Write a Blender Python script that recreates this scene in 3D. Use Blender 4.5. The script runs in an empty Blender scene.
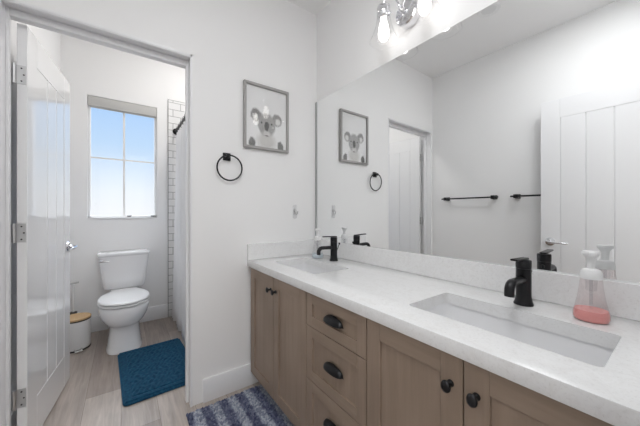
import bpy, bmesh, math, random
from mathutils import Vector, Matrix
random.seed(7)
R = math.radians
scene = bpy.context.scene
COL = scene.collection

# ------------------------------------------------------------------ camera
cam = bpy.data.cameras.new('camera')
cam.sensor_fit = 'HORIZONTAL'
cam.sensor_width = 36.0
cam.lens = 270.74 / 640 * 36.0
cam.shift_y = (212.3 - 213.0) / 640.0
cam.clip_start = 0.01
cam_o = bpy.data.objects.new('camera', cam)
COL.objects.link(cam_o)
cam_o.location = (1.7427, -1.2347, 1.15)
cam_o.rotation_euler = (R(90), 0, R(90 - 35.958))
scene.camera = cam_o

# ------------------------------------------------------------------ exposure and render look
vs = scene.view_settings
vs.view_transform = 'Standard'
vs.look = 'None'
vs.exposure = 0.0
vs.gamma = 1.0
vs.use_curve_mapping = False
cy = scene.cycles
cy.use_denoising = True
cy.max_bounces = 14
cy.diffuse_bounces = 8
cy.glossy_bounces = 8
cy.transmission_bounces = 8
cy.transparent_max_bounces = 16
cy.caustics_reflective = True
cy.caustics_refractive = False
cy.sample_clamp_indirect = 6.0

# ------------------------------------------------------------------ sky
world = bpy.data.worlds.new('sky')
scene.world = world
world.use_nodes = True
nt = world.node_tree
nt.nodes.clear()
wo = nt.nodes.new('ShaderNodeOutputWorld')
bg = nt.nodes.new('ShaderNodeBackground')
tc = nt.nodes.new('ShaderNodeTexCoord')
sp = nt.nodes.new('ShaderNodeSeparateXYZ')
rp = nt.nodes.new('ShaderNodeValToRGB')
el = rp.color_ramp.elements
el[0].position = 0.0
el[0].color = (0.95, 0.98, 1.02, 1)
el[1].position = 0.45
el[1].color = (0.24, 0.46, 0.95, 1)
e = el.new(0.06); e.color = (0.88, 0.95, 1.02, 1)
e = el.new(0.20); e.color = (0.55, 0.75, 1.0, 1)
e = el.new(0.36); e.color = (0.38, 0.62, 1.0, 1)
nt.links.new(tc.outputs['Generated'], sp.inputs[0])
nt.links.new(sp.outputs['Z'], rp.inputs[0])
nt.links.new(rp.outputs[0], bg.inputs[0])
hz = nt.nodes.new('ShaderNodeMapRange')          # sky brightened high overhead, out of view, added to light the toilet room
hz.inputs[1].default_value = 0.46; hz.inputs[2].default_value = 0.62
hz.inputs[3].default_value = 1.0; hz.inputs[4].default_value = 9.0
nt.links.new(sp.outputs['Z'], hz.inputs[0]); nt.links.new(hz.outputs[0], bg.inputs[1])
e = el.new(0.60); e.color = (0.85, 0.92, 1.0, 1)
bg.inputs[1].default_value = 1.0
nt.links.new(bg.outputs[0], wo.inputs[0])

# ------------------------------------------------------------------ added fill lights, out of view, to brighten the rooms
def area(name, loc, rot, sx, sy, power, col=(1, 1, 1)):
    l = bpy.data.lights.new(name, 'AREA')
    l.shape = 'RECTANGLE'
    l.size = sx; l.size_y = sy
    l.energy = power; l.color = col
    o = bpy.data.objects.new(name, l)
    o.location = loc; o.rotation_euler = rot
    COL.objects.link(o)
    return o
area('bedroom_fill_light', (3.45, -1.2, 2.66), (0, 0, 0), 2.4, 3.2, 78, (0.96, 0.985, 1.0))  # unseen fill added in the bedroom, brightens the bathroom through the entry doorway
area('bathroom_fill_light', (1.45, -0.95, 2.67), (0, 0, 0), 0.4, 0.4, 11, (0.97, 0.985, 1.0))  # unseen overhead fill, added for soft ambient light in the bathroom
area('toilet_room_fill_light', (-0.80, -0.50, 3.0), (0, 0, 0), 0.35, 0.35, 12.0, (1.0, 0.98, 0.955))  # added fill above the view, lifts the dark toilet room
BULB = 4.6

# ------------------------------------------------------------------ materials
def mat(name, col, rough=0.5, metal=0.0, spec=0.5, coat=0.0):
    m = bpy.data.materials.new(name)
    m.use_nodes = True
    b = m.node_tree.nodes['Principled BSDF']
    b.inputs['Base Color'].default_value = (*col, 1)
    b.inputs['Roughness'].default_value = rough
    b.inputs['Metallic'].default_value = metal
    b.inputs['Specular IOR Level'].default_value = spec
    b.inputs['Coat Weight'].default_value = coat
    return m
def nd(m, t, **kw):
    n = m.node_tree.nodes.new(t)
    for k, v in kw.items(): setattr(n, k, v)
    return n
def lk(m, a, b): m.node_tree.links.new(a, b)
def bsdf(m): return m.node_tree.nodes['Principled BSDF']
def ramp(m, stops, interp='LINEAR'):
    n = nd(m, 'ShaderNodeValToRGB'); cr = n.color_ramp; cr.interpolation = interp
    cr.elements[0].position, cr.elements[0].color = stops[0][0], (*stops[0][1], 1)
    cr.elements[1].position, cr.elements[1].color = stops[-1][0], (*stops[-1][1], 1)
    for p, c in stops[1:-1]:
        q = cr.elements.new(p); q.color = (*c, 1)
    return n
def coords(m, scale=(1, 1, 1), rot=(0, 0, 0), kind='Object'):
    t = nd(m, 'ShaderNodeTexCoord'); p = nd(m, 'ShaderNodeMapping')
    p.inputs['Scale'].default_value = scale; p.inputs['Rotation'].default_value = rot
    lk(m, t.outputs[kind], p.inputs[0]); return p
def noise(m, src, scale, detail=3, rough=0.5, dist=0.0):
    n = nd(m, 'ShaderNodeTexNoise')
    n.inputs['Scale'].default_value = scale; n.inputs['Detail'].default_value = detail
    n.inputs['Roughness'].default_value = rough; n.inputs['Distortion'].default_value = dist
    lk(m, src.outputs[0], n.inputs['Vector']); return n
def bump(m, h, strength, dist=0.01):
    b = nd(m, 'ShaderNodeBump'); b.inputs['Strength'].default_value = strength; b.inputs['Distance'].default_value = dist
    lk(m, h, b.inputs['Height']); lk(m, b.outputs[0], bsdf(m).inputs['Normal'])
def glassy(name, tint=(1, 1, 1), refl=0.06, rough=0.0, edge=0.5):
    """thin clear pane or plastic: lets light through and reflects more at grazing angles"""
    m = bpy.data.materials.new(name); m.use_nodes = True
    N = m.node_tree.nodes; N.clear()
    o = N.new('ShaderNodeOutputMaterial'); mx = N.new('ShaderNodeMixShader')
    t = N.new('ShaderNodeBsdfTransparent'); g = N.new('ShaderNodeBsdfGlossy'); lw = N.new('ShaderNodeLayerWeight')
    t.inputs[0].default_value = (*tint, 1); g.inputs['Roughness'].default_value = rough
    lw.inputs[0].default_value = 0.5
    pw = N.new('ShaderNodeMath'); pw.operation = 'POWER'; pw.inputs[1].default_value = 4.0
    mr = N.new('ShaderNodeMapRange'); mr.inputs[3].default_value = refl; mr.inputs[4].default_value = edge
    L = m.node_tree.links
    L.new(lw.outputs['Facing'], pw.inputs[0]); L.new(pw.outputs[0], mr.inputs[0]); L.new(mr.outputs[0], mx.inputs[0])
    L.new(t.outputs[0], mx.inputs[1]); L.new(g.outputs[0], mx.inputs[2]); L.new(mx.outputs[0], o.inputs[0])
    return m
def emis(name, col, s):
    m = bpy.data.materials.new(name); m.use_nodes = True
    N = m.node_tree.nodes; N.clear()
    o = N.new('ShaderNodeOutputMaterial'); q = N.new('ShaderNodeEmission')
    q.inputs[0].default_value = (*col, 1); q.inputs[1].default_value = s
    m.node_tree.links.new(q.outputs[0], o.inputs[0]); return m

M = {}
def wallmat(name, col, rough):
    m = mat(name, col, rough, spec=0.35)
    c = coords(m); n = noise(m, c, 180, 2); bump(m, n.outputs[0], 0.06, 0.002)
    return m
M['wall'] = wallmat('white wall paint', (0.855, 0.852, 0.85), 0.55)
M['ceiling'] = wallmat('ceiling paint', (0.87, 0.867, 0.865), 0.8)
M['trim'] = mat('white semi gloss trim paint', (0.82, 0.82, 0.83), 0.28)
M['door'] = mat('white semi gloss door paint', (0.86, 0.86, 0.865), 0.25, coat=1.0)
M['door'].node_tree.nodes['Principled BSDF'].inputs['Coat Roughness'].default_value = 0.035
M['door'].node_tree.nodes['Principled BSDF'].inputs['Coat IOR'].default_value = 1.6
M['door2'] = mat('white satin door paint', (0.82, 0.82, 0.83), 0.3)
M['chrome'] = mat('polished chrome', (0.80, 0.80, 0.82), 0.08, 1.0)
M['nickel'] = mat('brushed nickel', (0.60, 0.60, 0.60), 0.28, 1.0)
M['black'] = mat('matte black metal', (0.022, 0.022, 0.024), 0.35, 0.6)
M['blackrub'] = mat('black plastic', (0.02, 0.02, 0.02), 0.45)
M['mirror'] = mat('mirror silver', (0.93, 0.94, 0.94), 0.0, 1.0)
M['mirror_edge'] = mat('grey mirror edge', (0.42, 0.43, 0.43), 0.3, 0.5)
M['porcelain'] = mat('white porcelain', (0.84, 0.84, 0.85), 0.08, coat=0.3)
M['sinkware'] = mat('white sink ceramic', (0.80, 0.80, 0.81), 0.10)
M['plastic'] = mat('white plastic', (0.82, 0.82, 0.82), 0.3)
M['gap_shadow'] = mat('dark gap shadow', (0.25, 0.25, 0.25), 0.6)  # dark colour standing in for shade in the toilet seat gaps
M['latch'] = mat('dark window latch', (0.18, 0.18, 0.18), 0.4, 0.6)
M['canwhite'] = mat('white powder coat', (0.78, 0.78, 0.78), 0.35)
M['glass'] = glassy('clear glass', refl=0.02, edge=0.5)
M['shadeglass'] = glassy('clear shade glass', (0.985, 0.985, 0.985), refl=0.03, edge=0.6)
M['picglass'] = glassy('picture glass', refl=0.05, rough=0.03, edge=0.8)
M['clear'] = glassy('clear plastic', (0.965, 0.965, 0.97), refl=0.08, rough=0.05, edge=0.6)
M['pinkclear'] = glassy('pinkish clear plastic', (0.97, 0.94, 0.94), refl=0.05, rough=0.05, edge=0.5)
M['frame'] = mat('grey wood picture frame', (0.36, 0.35, 0.34), 0.5)
M['shade'] = mat('grey shade fabric', (0.52, 0.515, 0.50), 0.85)
M['vinyl'] = mat('white vinyl', (0.84, 0.84, 0.84), 0.35)
M['bulb'] = emis('lit frosted bulb', (1.0, 0.97, 0.93), BULB)
M['lens'] = mat('white downlight lens', (0.75, 0.75, 0.75), 0.5)
M['pink'] = mat('pink soap', (0.80, 0.34, 0.32), 0.15)
M['pink'].node_tree.nodes['Principled BSDF'].inputs['Subsurface Weight'].default_value = 0.0
M['blueliq'] = mat('pale blue soap', (0.62, 0.70, 0.74), 0.15)
M['curtain'] = mat('white curtain cloth', (0.85, 0.85, 0.86), 0.85)
M['steel'] = mat('edge trim metal', (0.28, 0.28, 0.28), 0.4, 0.8)

def wood(name, dark, light, axis, sc=1.0, rough=0.45, patchy=0.5):
    m = mat(name, light, rough)
    s = [26.0 * sc] * 3; s[axis] = 1.6 * sc
    c = coords(m, tuple(s)); n = noise(m, c, 1.5, 6, 0.62, 0.6)
    c2 = coords(m); n2 = noise(m, c2, 3.0, 2)
    a = nd(m, 'ShaderNodeMix', data_type='FLOAT'); a.inputs[0].default_value = patchy
    lk(m, n.outputs[0], a.inputs[2]); lk(m, n2.outputs[0], a.inputs[3])
    r = ramp(m, [(0.32, dark), (0.66, light)])
    lk(m, a.outputs[0], r.inputs[0]); lk(m, r.outputs[0], bsdf(m).inputs['Base Color'])
    bump(m, n.outputs[0], 0.08, 0.002)
    return m
M['cab_v'] = wood('taupe stained wood upright grain', (0.225, 0.166, 0.122), (0.330, 0.249, 0.190), 2)
M['cab_h'] = wood('taupe stained wood level grain', (0.225, 0.166, 0.122), (0.330, 0.249, 0.190), 0)
M['cab_in'] = mat('dark cabinet inside', (0.07, 0.05, 0.04), 0.8)
M['bamboo'] = wood('bamboo lid', (0.55, 0.36, 0.18), (0.68, 0.47, 0.26), 0, 1.2, 0.5)

# floor: light greige planks that run along X
def floor_mat():
    m = mat('greige wood plank floor', (0.5, 0.45, 0.4), 0.32)
    c = coords(m)
    b = nd(m, 'ShaderNodeTexBrick'); b.offset = 0.37; b.offset_frequency = 2
    b.inputs['Scale'].default_value = 1.0
    b.inputs['Brick Width'].default_value = 1.22; b.inputs['Row Height'].default_value = 0.178
    b.inputs['Mortar Size'].default_value = 0.0012; b.inputs['Mortar Smooth'].default_value = 0.2
    b.inputs['Bias'].default_value = 0.0
    b.inputs['Color1'].default_value = (0.33, 0.275, 0.24, 1); b.inputs['Color2'].default_value = (0.50, 0.44, 0.395, 1)
    b.inputs['Mortar'].default_value = (0.20, 0.165, 0.14, 1)
    lk(m, c.outputs[0], b.inputs['Vector'])
    c2 = coords(m, (1.4, 22, 1)); n = noise(m, c2, 2.0, 6, 0.62, 0.8)
    c3 = coords(m, (1.0, 3.0, 1)); n3 = noise(m, c3, 2.6, 3)
    r = ramp(m, [(0.25, (0.74, 0.73, 0.72)), (0.7, (1.16, 1.16, 1.16))])
    lk(m, n.outputs[0], r.inputs[0])
    r3 = ramp(m, [(0.3, (0.84, 0.83, 0.82)), (0.7, (1.1, 1.1, 1.1))])
    lk(m, n3.outputs[0], r3.inputs[0])
    mu = nd(m, 'ShaderNodeMix', data_type='RGBA', blend_type='MULTIPLY'); mu.inputs[0].default_value = 1
    mv = nd(m, 'ShaderNodeMix', data_type='RGBA', blend_type='MULTIPLY'); mv.inputs[0].default_value = 1
    lk(m, b.outputs['Color'], mu.inputs[6]); lk(m, r.outputs[0], mu.inputs[7])
    lk(m, mu.outputs[2], mv.inputs[6]); lk(m, r3.outputs[0], mv.inputs[7])
    lk(m, mv.outputs[2], bsdf(m).inputs['Base Color'])
    bump(m, n.outputs[0], 0.05, 0.002)
    return m
M['floor'] = floor_mat()

def quartz():
    m = mat('white quartz', (0.8, 0.8, 0.8), 0.16)
    c = coords(m)
    v = noise(m, c, 160, 4, 0.7); r1 = ramp(m, [(0.30, (0.70, 0.695, 0.69)), (0.44, (0.80, 0.80, 0.80)), (0.7, (0.81, 0.81, 0.81))])
    lk(m, v.outputs[0], r1.inputs[0])
    w = noise(m, c, 22, 6, 0.7, 1.4); r2 = ramp(m, [(0.38, (0.955, 0.95, 0.945)), (0.52, (1, 1, 1))])
    lk(m, w.outputs[0], r2.inputs[0])
    mu = nd(m, 'ShaderNodeMix', data_type='RGBA', blend_type='MULTIPLY'); mu.inputs[0].default_value = 1
    lk(m, r1.outputs[0], mu.inputs[6]); lk(m, r2.outputs[0], mu.inputs[7])
    lk(m, mu.outputs[2], bsdf(m).inputs['Base Color'])
    return m
M['quartz'] = quartz()

def tile():
    m = mat('white subway tile', (0.8, 0.8, 0.8), 0.12)
    c = coords(m, (1, 1, 1), (R(90), 0, R(90)))
    t = nd(m, 'ShaderNodeTexCoord'); s = nd(m, 'ShaderNodeSeparateXYZ'); k = nd(m, 'ShaderNodeCombineXYZ')
    ad = nd(m, 'ShaderNodeMath', operation='ADD')
    lk(m, t.outputs['Object'], s.inputs[0]); lk(m, s.outputs['X'], ad.inputs[0]); lk(m, s.outputs['Y'], ad.inputs[1])
    lk(m, ad.outputs[0], k.inputs[0]); lk(m, s.outputs['Z'], k.inputs[1])
    b = nd(m, 'ShaderNodeTexBrick'); b.inputs['Scale'].default_value = 1.0
    b.inputs['Brick Width'].default_value = 0.152; b.inputs['Row Height'].default_value = 0.0762
    b.inputs['Mortar Size'].default_value = 0.0028; b.inputs['Mortar Smooth'].default_value = 0.1
    b.inputs['Color1'].default_value = (0.80, 0.80, 0.80, 1); b.inputs['Color2'].default_value = (0.77, 0.77, 0.77, 1)
    b.inputs['Mortar'].default_value = (0.33, 0.33, 0.33, 1)
    lk(m, k.outputs[0], b.inputs['Vector']); lk(m, b.outputs['Color'], bsdf(m).inputs['Base Color'])
    return m
M['tile'] = tile()

def stripes():
    """woven rag rug: bands across Y, mottled tuft by tuft"""
    m = mat('striped chenille', (0.3, 0.3, 0.4), 0.95, spec=0.1)
    t = nd(m, 'ShaderNodeTexCoord'); s = nd(m, 'ShaderNodeSeparateXYZ')
    lk(m, t.outputs['Object'], s.inputs[0])
    n0 = noise(m, coords(m), 30, 2)
    w = nd(m, 'ShaderNodeMath', operation='MULTIPLY_ADD'); w.inputs[1].default_value = 0.012; lk(m, n0.outputs[0], w.inputs[0]); lk(m, s.outputs['Y'], w.inputs[2])
    f = nd(m, 'ShaderNodeMath', operation='MULTIPLY'); f.inputs[1].default_value = 2 * math.pi / 0.098; lk(m, w.outputs[0], f.inputs[0])
    s0 = nd(m, 'ShaderNodeMath', operation='SINE'); lk(m, f.outputs[0], s0.inputs[0])
    s1 = nd(m, 'ShaderNodeMath', operation='MULTIPLY'); s1.inputs[1].default_value = 3.0; lk(m, s0.outputs[0], s1.inputs[0])
    sn = nd(m, 'ShaderNodeMath', operation='TANH'); lk(m, s1.outputs[0], sn.inputs[0])
    n1 = nd(m, 'ShaderNodeAttribute'); n1.attribute_name = 'yarn'
    a = nd(m, 'ShaderNodeMath', operation='MULTIPLY_ADD'); a.inputs[1].default_value = 0.13; lk(m, sn.outputs[0], a.inputs[0]); lk(m, n1.outputs['Fac'], a.inputs[2])
    r = ramp(m, [(0.24, (0.058, 0.066, 0.120)), (0.42, (0.128, 0.142, 0.22)), (0.58, (0.27, 0.295, 0.37)), (0.80, (0.54, 0.57, 0.63))])
    lk(m, a.outputs[0], r.inputs[0]); lk(m, r.outputs[0], bsdf(m).inputs['Base Color'])
    return m
M['stripes'] = stripes()
def teal():
    m = mat('deep teal blue chenille', (0.02, 0.1, 0.2), 0.9, spec=0.15)
    n = noise(m, coords(m), 60, 2); r = ramp(m, [(0.3, (0.003, 0.027, 0.062)), (0.7, (0.010, 0.070, 0.128))])
    lk(m, n.outputs[0], r.inputs[0]); lk(m, r.outputs[0], bsdf(m).inputs['Base Color'])
    bsdf(m).inputs['Sheen Weight'].default_value = 0.35; bsdf(m).inputs['Sheen Tint'].default_value = (0.2, 0.5, 0.8, 1)
    return m
M['teal'] = teal()

# ------------------------------------------------------------------ mesh helpers
def new(): return bmesh.new()
def box(bm, a, b, bev=0.0, seg=2):
    vs_ = [bm.verts.new((x, y, z)) for x in (a[0], b[0]) for y in (a[1], b[1]) for z in (a[2], b[2])]
    q = [(0, 1, 3, 2), (4, 6, 7, 5), (0, 4, 5, 1), (2, 3, 7, 6), (0, 2, 6, 4), (1, 5, 7, 3)]
    fs = [bm.faces.new([vs_[i] for i in f]) for f in q]
    if bev:
        es = list({e for f in fs for e in f.edges})
        bmesh.ops.bevel(bm, geom=es, offset=bev, segments=seg, profile=0.5, affect='EDGES')
def lathe(bm, prof, seg=32, c=(0, 0, 0), axis='z', sx=1.0, sy=1.0, closed=False):
    """prof: (radius, height) pairs; an end of radius 0 closes to a point"""
    rings = []
    def P(r, h, a):
        x, y = r * math.cos(a) * sx, r * math.sin(a) * sy
        v = (x, y, h) if axis == 'z' else (h, x, y) if axis == 'x' else (x, h, y)
        return (c[0] + v[0], c[1] + v[1], c[2] + v[2])
    for r, h in prof:
        if r < 1e-6: rings.append([bm.verts.new(P(0, h, 0))])
        else: rings.append([bm.verts.new(P(r, h, 2 * math.pi * i / seg)) for i in range(seg)])
    for a, b in zip(rings, rings[1:] + ([rings[0]] if closed else [])):
        for i in range(seg):
            j = (i + 1) % seg
            if len(a) == 1 and len(b) == 1: break
            if len(a) == 1: bm.faces.new((a[0], b[j], b[i]))
            elif len(b) == 1: bm.faces.new((a[i], a[j], b[0]))
            else: bm.faces.new((a[i], a[j], b[j], b[i]))
def tube(bm, pts, r, seg=12, cap=True, closed=False):
    pts = [Vector(p) for p in pts]; n = len(pts)
    rs = r if isinstance(r, (list, tuple)) else [r] * n
    rings = []; up = None
    for i in range(n):
        if closed: t = (pts[(i + 1) % n] - pts[i - 1]).normalized()
        else: t = (pts[min(i + 1, n - 1)] - pts[max(i - 1, 0)]).normalized()
        if up is None:
            up = Vector((0, 0, 1)) if abs(t.z) < 0.9 else Vector((1, 0, 0))
        u = (up - t * up.dot(t)).normalized(); up = u
        v = t.cross(u)
        rings.append([bm.verts.new(pts[i] + (u * math.cos(2 * math.pi * k / seg) + v * math.sin(2 * math.pi * k / seg)) * rs[i]) for k in range(seg)])
    prs = list(zip(rings, rings[1:])) + ([(rings[-1], rings[0])] if closed else [])
    for a, b in prs:
        for k in range(seg):
            bm.faces.new((a[k], a[(k + 1) % seg], b[(k + 1) % seg], b[k]))
    if cap and not closed:
        bm.faces.new(list(reversed(rings[0]))); bm.faces.new(rings[-1])
def loft(bm, loops, cap0=True, cap1=True):
    rings = [[bm.verts.new(p) for p in L] for L in loops]
    n = len(rings[0])
    for a, b in zip(rings, rings[1:]):
        for i in range(n):
            bm.faces.new((a[i], a[(i + 1) % n], b[(i + 1) % n], b[i]))
    if cap0: bm.faces.new(list(reversed(rings[0])))
    if cap1: bm.faces.new(rings[-1])
def rrect(x0, x1, y0, y1, z, r, k=5):
    o = []
    for cx, cy_, a0 in ((x1 - r, y1 - r, 0), (x0 + r, y1 - r, 90), (x0 + r, y0 + r, 180), (x1 - r, y0 + r, 270)):
        for i in range(k + 1):
            a = R(a0 + 90 * i / k); o.append((cx + r * math.cos(a), cy_ + r * math.sin(a), z))
    return o
def oval(xc, yc, z, a, b, p=2.0, n=40, back=None):
    """superellipse; for x on the far (-x) side, an own half length 'back'"""
    o = []
    for i in range(n):
        t = 2 * math.pi * i / n; c, s = math.cos(t), math.sin(t)
        ax = a if c >= 0 or back is None else back
        o.append((xc + ax * math.copysign(abs(c) ** (2 / p), c), yc + b * math.copysign(abs(s) ** (2 / p), s), z))
    return o
def build(name, bm, m, parent=None, smooth=35, loc=None):
    bmesh.ops.recalc_face_normals(bm, faces=bm.faces)
    me = bpy.data.meshes.new(name); bm.to_mesh(me); bm.free()
    if isinstance(m, (list, tuple)):
        for k in m: me.materials.append(k)
    else: me.materials.append(m)
    if smooth:
        me.shade_smooth(); me.set_sharp_from_angle(angle=R(smooth))
    o = bpy.data.objects.new(name, me); COL.objects.link(o)
    if parent: o.parent = parent
    if loc: o.location = loc
    return o
def tag(o, label=None, cat=None, group=None, kind=None):
    if label: o['label'] = label
    if cat: o['category'] = cat
    if group: o['group'] = group
    if kind: o['kind'] = kind
    return o
def thing(name, label, cat, loc=(0, 0, 0), rz=0.0, group=None):
    o = bpy.data.objects.new(name, None); COL.objects.link(o)
    o.empty_display_size = 0.05
    o.location = loc; o.rotation_euler = (0, 0, rz)
    return tag(o, label, cat, group)
def struct(name, bm, m, label, cat, smooth=35):
    return tag(build(name, bm, m, None, smooth), label, cat, kind='structure')
def tree(o):
    """a thing with its parts and sub-parts, copied"""
    c = o.copy(); COL.objects.link(c)
    for ch in list(o.children):
        d = tree(ch); d.parent = c
    return c

# ------------------------------------------------------------------ measures (metres)
W = 1.70          # depth of the room from the mirror wall
ZC = 2.70         # ceiling
ZT = 3.05         # ceiling of the toilet room
XF = -1.65        # far wall of the toilet room
XE = 1.78         # wall with the entry door
DR, DL, DH = -0.917, -1.660, 2.0686     # opening to the toilet room

# ------------------------------------------------------------------ room shell
bm = new(); box(bm, (-1.85, -3.6, -0.08), (5.0, 1.1, 0)); struct('floor', bm, M['floor'], 'light greige wood plank floor through both rooms', 'floor')
bm = new(); box(bm, (-0.06, -3.6, ZC), (5.0, 1.1, ZC + 0.1)); box(bm, (-1.85, -W - 0.12, ZT), (-0.06, 0.12, ZT + 0.1)); struct('ceiling', bm, M['ceiling'], 'plain white ceiling', 'ceiling')
bm = new(); box(bm, (-1.77, 0, 0), (1.90, 0.12, ZT)); struct('wall_mirror', bm, M['wall'], 'white wall behind the mirror and vanity', 'wall')
bm = new(); box(bm, (-1.77, -W - 0.12, 0), (1.90, -W, ZT)); struct('wall_opposite', bm, M['wall'], 'white wall with the black towel bars, seen in the mirror', 'wall')
bm = new()
box(bm, (-0.12, DR + 0.012, 0), (0, 0, ZT)); box(bm, (-0.12, -W, 0), (0, DL - 0.012, ZT)); box(bm, (-0.12, DL - 0.012, DH + 0.012), (0, DR + 0.012, ZT))
struct('wall_end', bm, M['wall'], 'white wall with the toilet room doorway and koala picture', 'wall')
WY0, WY1, WZ0, WZ1 = -1.515, -0.943, 1.093, 2.275
bm = new()
box(bm, (XF - 0.12, -W, 0), (XF, 0, WZ0)); box(bm, (XF - 0.12, -W, WZ1), (XF, 0, ZT))
box(bm, (XF - 0.12, -W, WZ0), (XF, WY0, WZ1)); box(bm, (XF - 0.12, WY1, WZ0), (XF, 0, WZ1))
struct('wall_far', bm, M['wall'], 'white wall with the window behind the toilet', 'wall')
EY0, EY1 = -1.62, -0.86
bm = new()
box(bm, (XE, -W, 0), (XE + 0.12, EY0, ZC)); box(bm, (XE, EY1, 0), (XE + 0.12, 0, ZC)); box(bm, (XE, EY0, 2.07), (XE + 0.12, EY1, ZC))
struct('wall_entry', bm, M['wall'], 'white wall with the entry doorway', 'wall')
bm = new(); box(bm, (4.9, -3.5, 0), (5.0, 1.0, ZC)); box(bm, (1.90, -3.6, 0), (5.0, -3.5, ZC)); box(bm, (1.90, 1.0, 0), (5.0, 1.1, ZC))
box(bm, (1.90, -3.5, 0), (1.96, EY0, ZC)); box(bm, (1.90, EY1, 0), (1.96, 1.0, ZC)); box(bm, (1.90, EY0, 2.07), (1.96, EY1, ZC))
struct('wall_bedroom', bm, M['wall'], 'white walls of the adjoining bedroom', 'wall')

# door lining with stops
bm = new()
for y0, y1 in ((DR, DR + 0.012), (DL - 0.012, DL)): box(bm, (-0.122, y0, 0), (0.005, y1, DH + 0.012), 0.001, 1)
box(bm, (-0.122, DL - 0.012, DH), (0.005, DR + 0.012, DH + 0.012), 0.001, 1)
box(bm, (-0.082, DR - 0.013, 0), (-0.050, DR, DH), 0.002, 1); box(bm, (-0.082, DL, 0), (-0.050, DL + 0.010, DH), 0.002, 1)
box(bm, (-0.100, DL, DH - 0.034), (-0.055, DR, DH), 0.003, 2); box(bm, (-0.030, DL, DH - 0.006), (0.004, DR, DH), 0.003, 2)
struct('trim_1', bm, M['trim'], 'white lining and stops of the toilet room doorway', 'door frame')
bm = new()
box(bm, (XE - 0.005, EY0 - 0.02, 0), (XE + 0.125, EY0, 2.07)); box(bm, (XE - 0.005, EY1, 0), (XE + 0.125, EY1 + 0.02, 2.07)); box(bm, (XE - 0.005, EY0, 2.055), (XE + 0.125, EY1, 2.07))
struct('trim_2', bm, M['trim'], 'white lining of the entry doorway', 'door frame')
def base(name, a, b, label):
    bm = new(); box(bm, a, b, 0.004, 2); struct(name, bm, M['trim'], label, 'baseboard')
base('baseboard_end', (0, -0.848, 0), (0.016, -0.02, 0.142), 'white baseboard between the doorway and vanity')
base('baseboard_far', (XF, -W, 0), (XF + 0.016, -0.842, 0.145), 'white baseboard behind the toilet')
base('baseboard_opposite', (0.005, -W, 0), (XE, -W + 0.016, 0.142), 'white baseboard under the towel bars')
base('baseboard_left', (XF, -W, 0), (-0.13, -W + 0.016, 0.142), 'white baseboard behind the toilet room door')

# shower tile with its metal edge
bm = new(); box(bm, (XF, -0.836, 0), (XF + 0.010, 0, 2.386))
o = struct('wall_tile', bm, M['tile'], 'white subway tile with dark grout beside the curtain', 'tile')
bm = new(); box(bm, (XF, -0.841, 0), (XF + 0.012, -0.836, 2.390)); box(bm, (XF, -0.836, 2.386), (XF + 0.012, 0, 2.390))
build('edge_trim', bm, M['steel'], o)
bm = new(); box(bm, (XF + 0.01, -0.010, 0), (-0.12, 0, 2.386)); struct('wall_tub', bm, M['tile'], 'white subway tile along the back of the tub', 'tile')

# window
def window():
    x0 = XF - 0.085
    bm = new(); t = 0.022
    for a, b in (((x0, WY0, WZ0), (x0 + 0.05, WY0 + t, WZ1)), ((x0, WY1 - t, WZ0), (x0 + 0.05, WY1, WZ1)), ((x0, WY0, WZ0), (x0 + 0.05, WY1, WZ0 + t)), ((x0, WY0, WZ1 - t), (x0 + 0.05, WY1, WZ1))): box(bm, a, b, 0.003, 1)
    w = struct('window_1', bm, M['vinyl'], 'white window with four panes onto blue sky', 'window')
    ym = -1.231
    bm = new(); box(bm, (x0 + 0.016, ym - 0.009, WZ0 + t), (x0 + 0.034, ym + 0.009, WZ1 - t)); build('muntin', bm, M['vinyl'], w)
    bm = new(); box(bm, (x0 + 0.018, WY0 + t, 1.681), (x0 + 0.032, WY1 - t, 1.695)); build('muntin', bm, M['vinyl'], w)
    bm = new(); box(bm, (x0 + 0.023, WY0 + t, WZ0 + t), (x0 + 0.027, WY1 - t, WZ1 - t)); build('pane', bm, M['glass'], w)
    bm = new(); box(bm, (XF - 0.12, WY0, WZ0 - 0.001), (XF + 0.012, WY1, WZ0 + 0.004), 0.002, 1); build('sill', bm, M['trim'], w)
    for y in (-1.189, -0.982):
        bm = new(); box(bm, (x0 + 0.05, y - 0.016, WZ0 + 0.010), (x0 + 0.062, y + 0.016, WZ0 + 0.024), 0.003, 2)
        tube(bm, [(x0 + 0.058, y, WZ0 + 0.02), (x0 + 0.068, y + 0.02, WZ0 + 0.022)], 0.004, 8)
        build('latch', bm, M['latch'], w)
window()
t = thing('roller_shade', 'grey roller shade rolled up across the top of the window', 'shade', (XF - 0.02, (WY0 + WY1) / 2, 2.178))
bm = new(); box(bm, (-0.035, WY0 + 0.003 + 1.229, 0.0), (0.018, WY1 - 0.003 + 1.229, 0.095), 0.004, 2); build('cassette', bm, M['shade'], t)
bm = new(); box(bm, (-0.012, WY0 + 0.02 + 1.229, -0.012), (0.004, WY1 - 0.02 + 1.229, 0.002), 0.003, 1); build('bottom_rail', bm, M['shade'], t)

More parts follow.
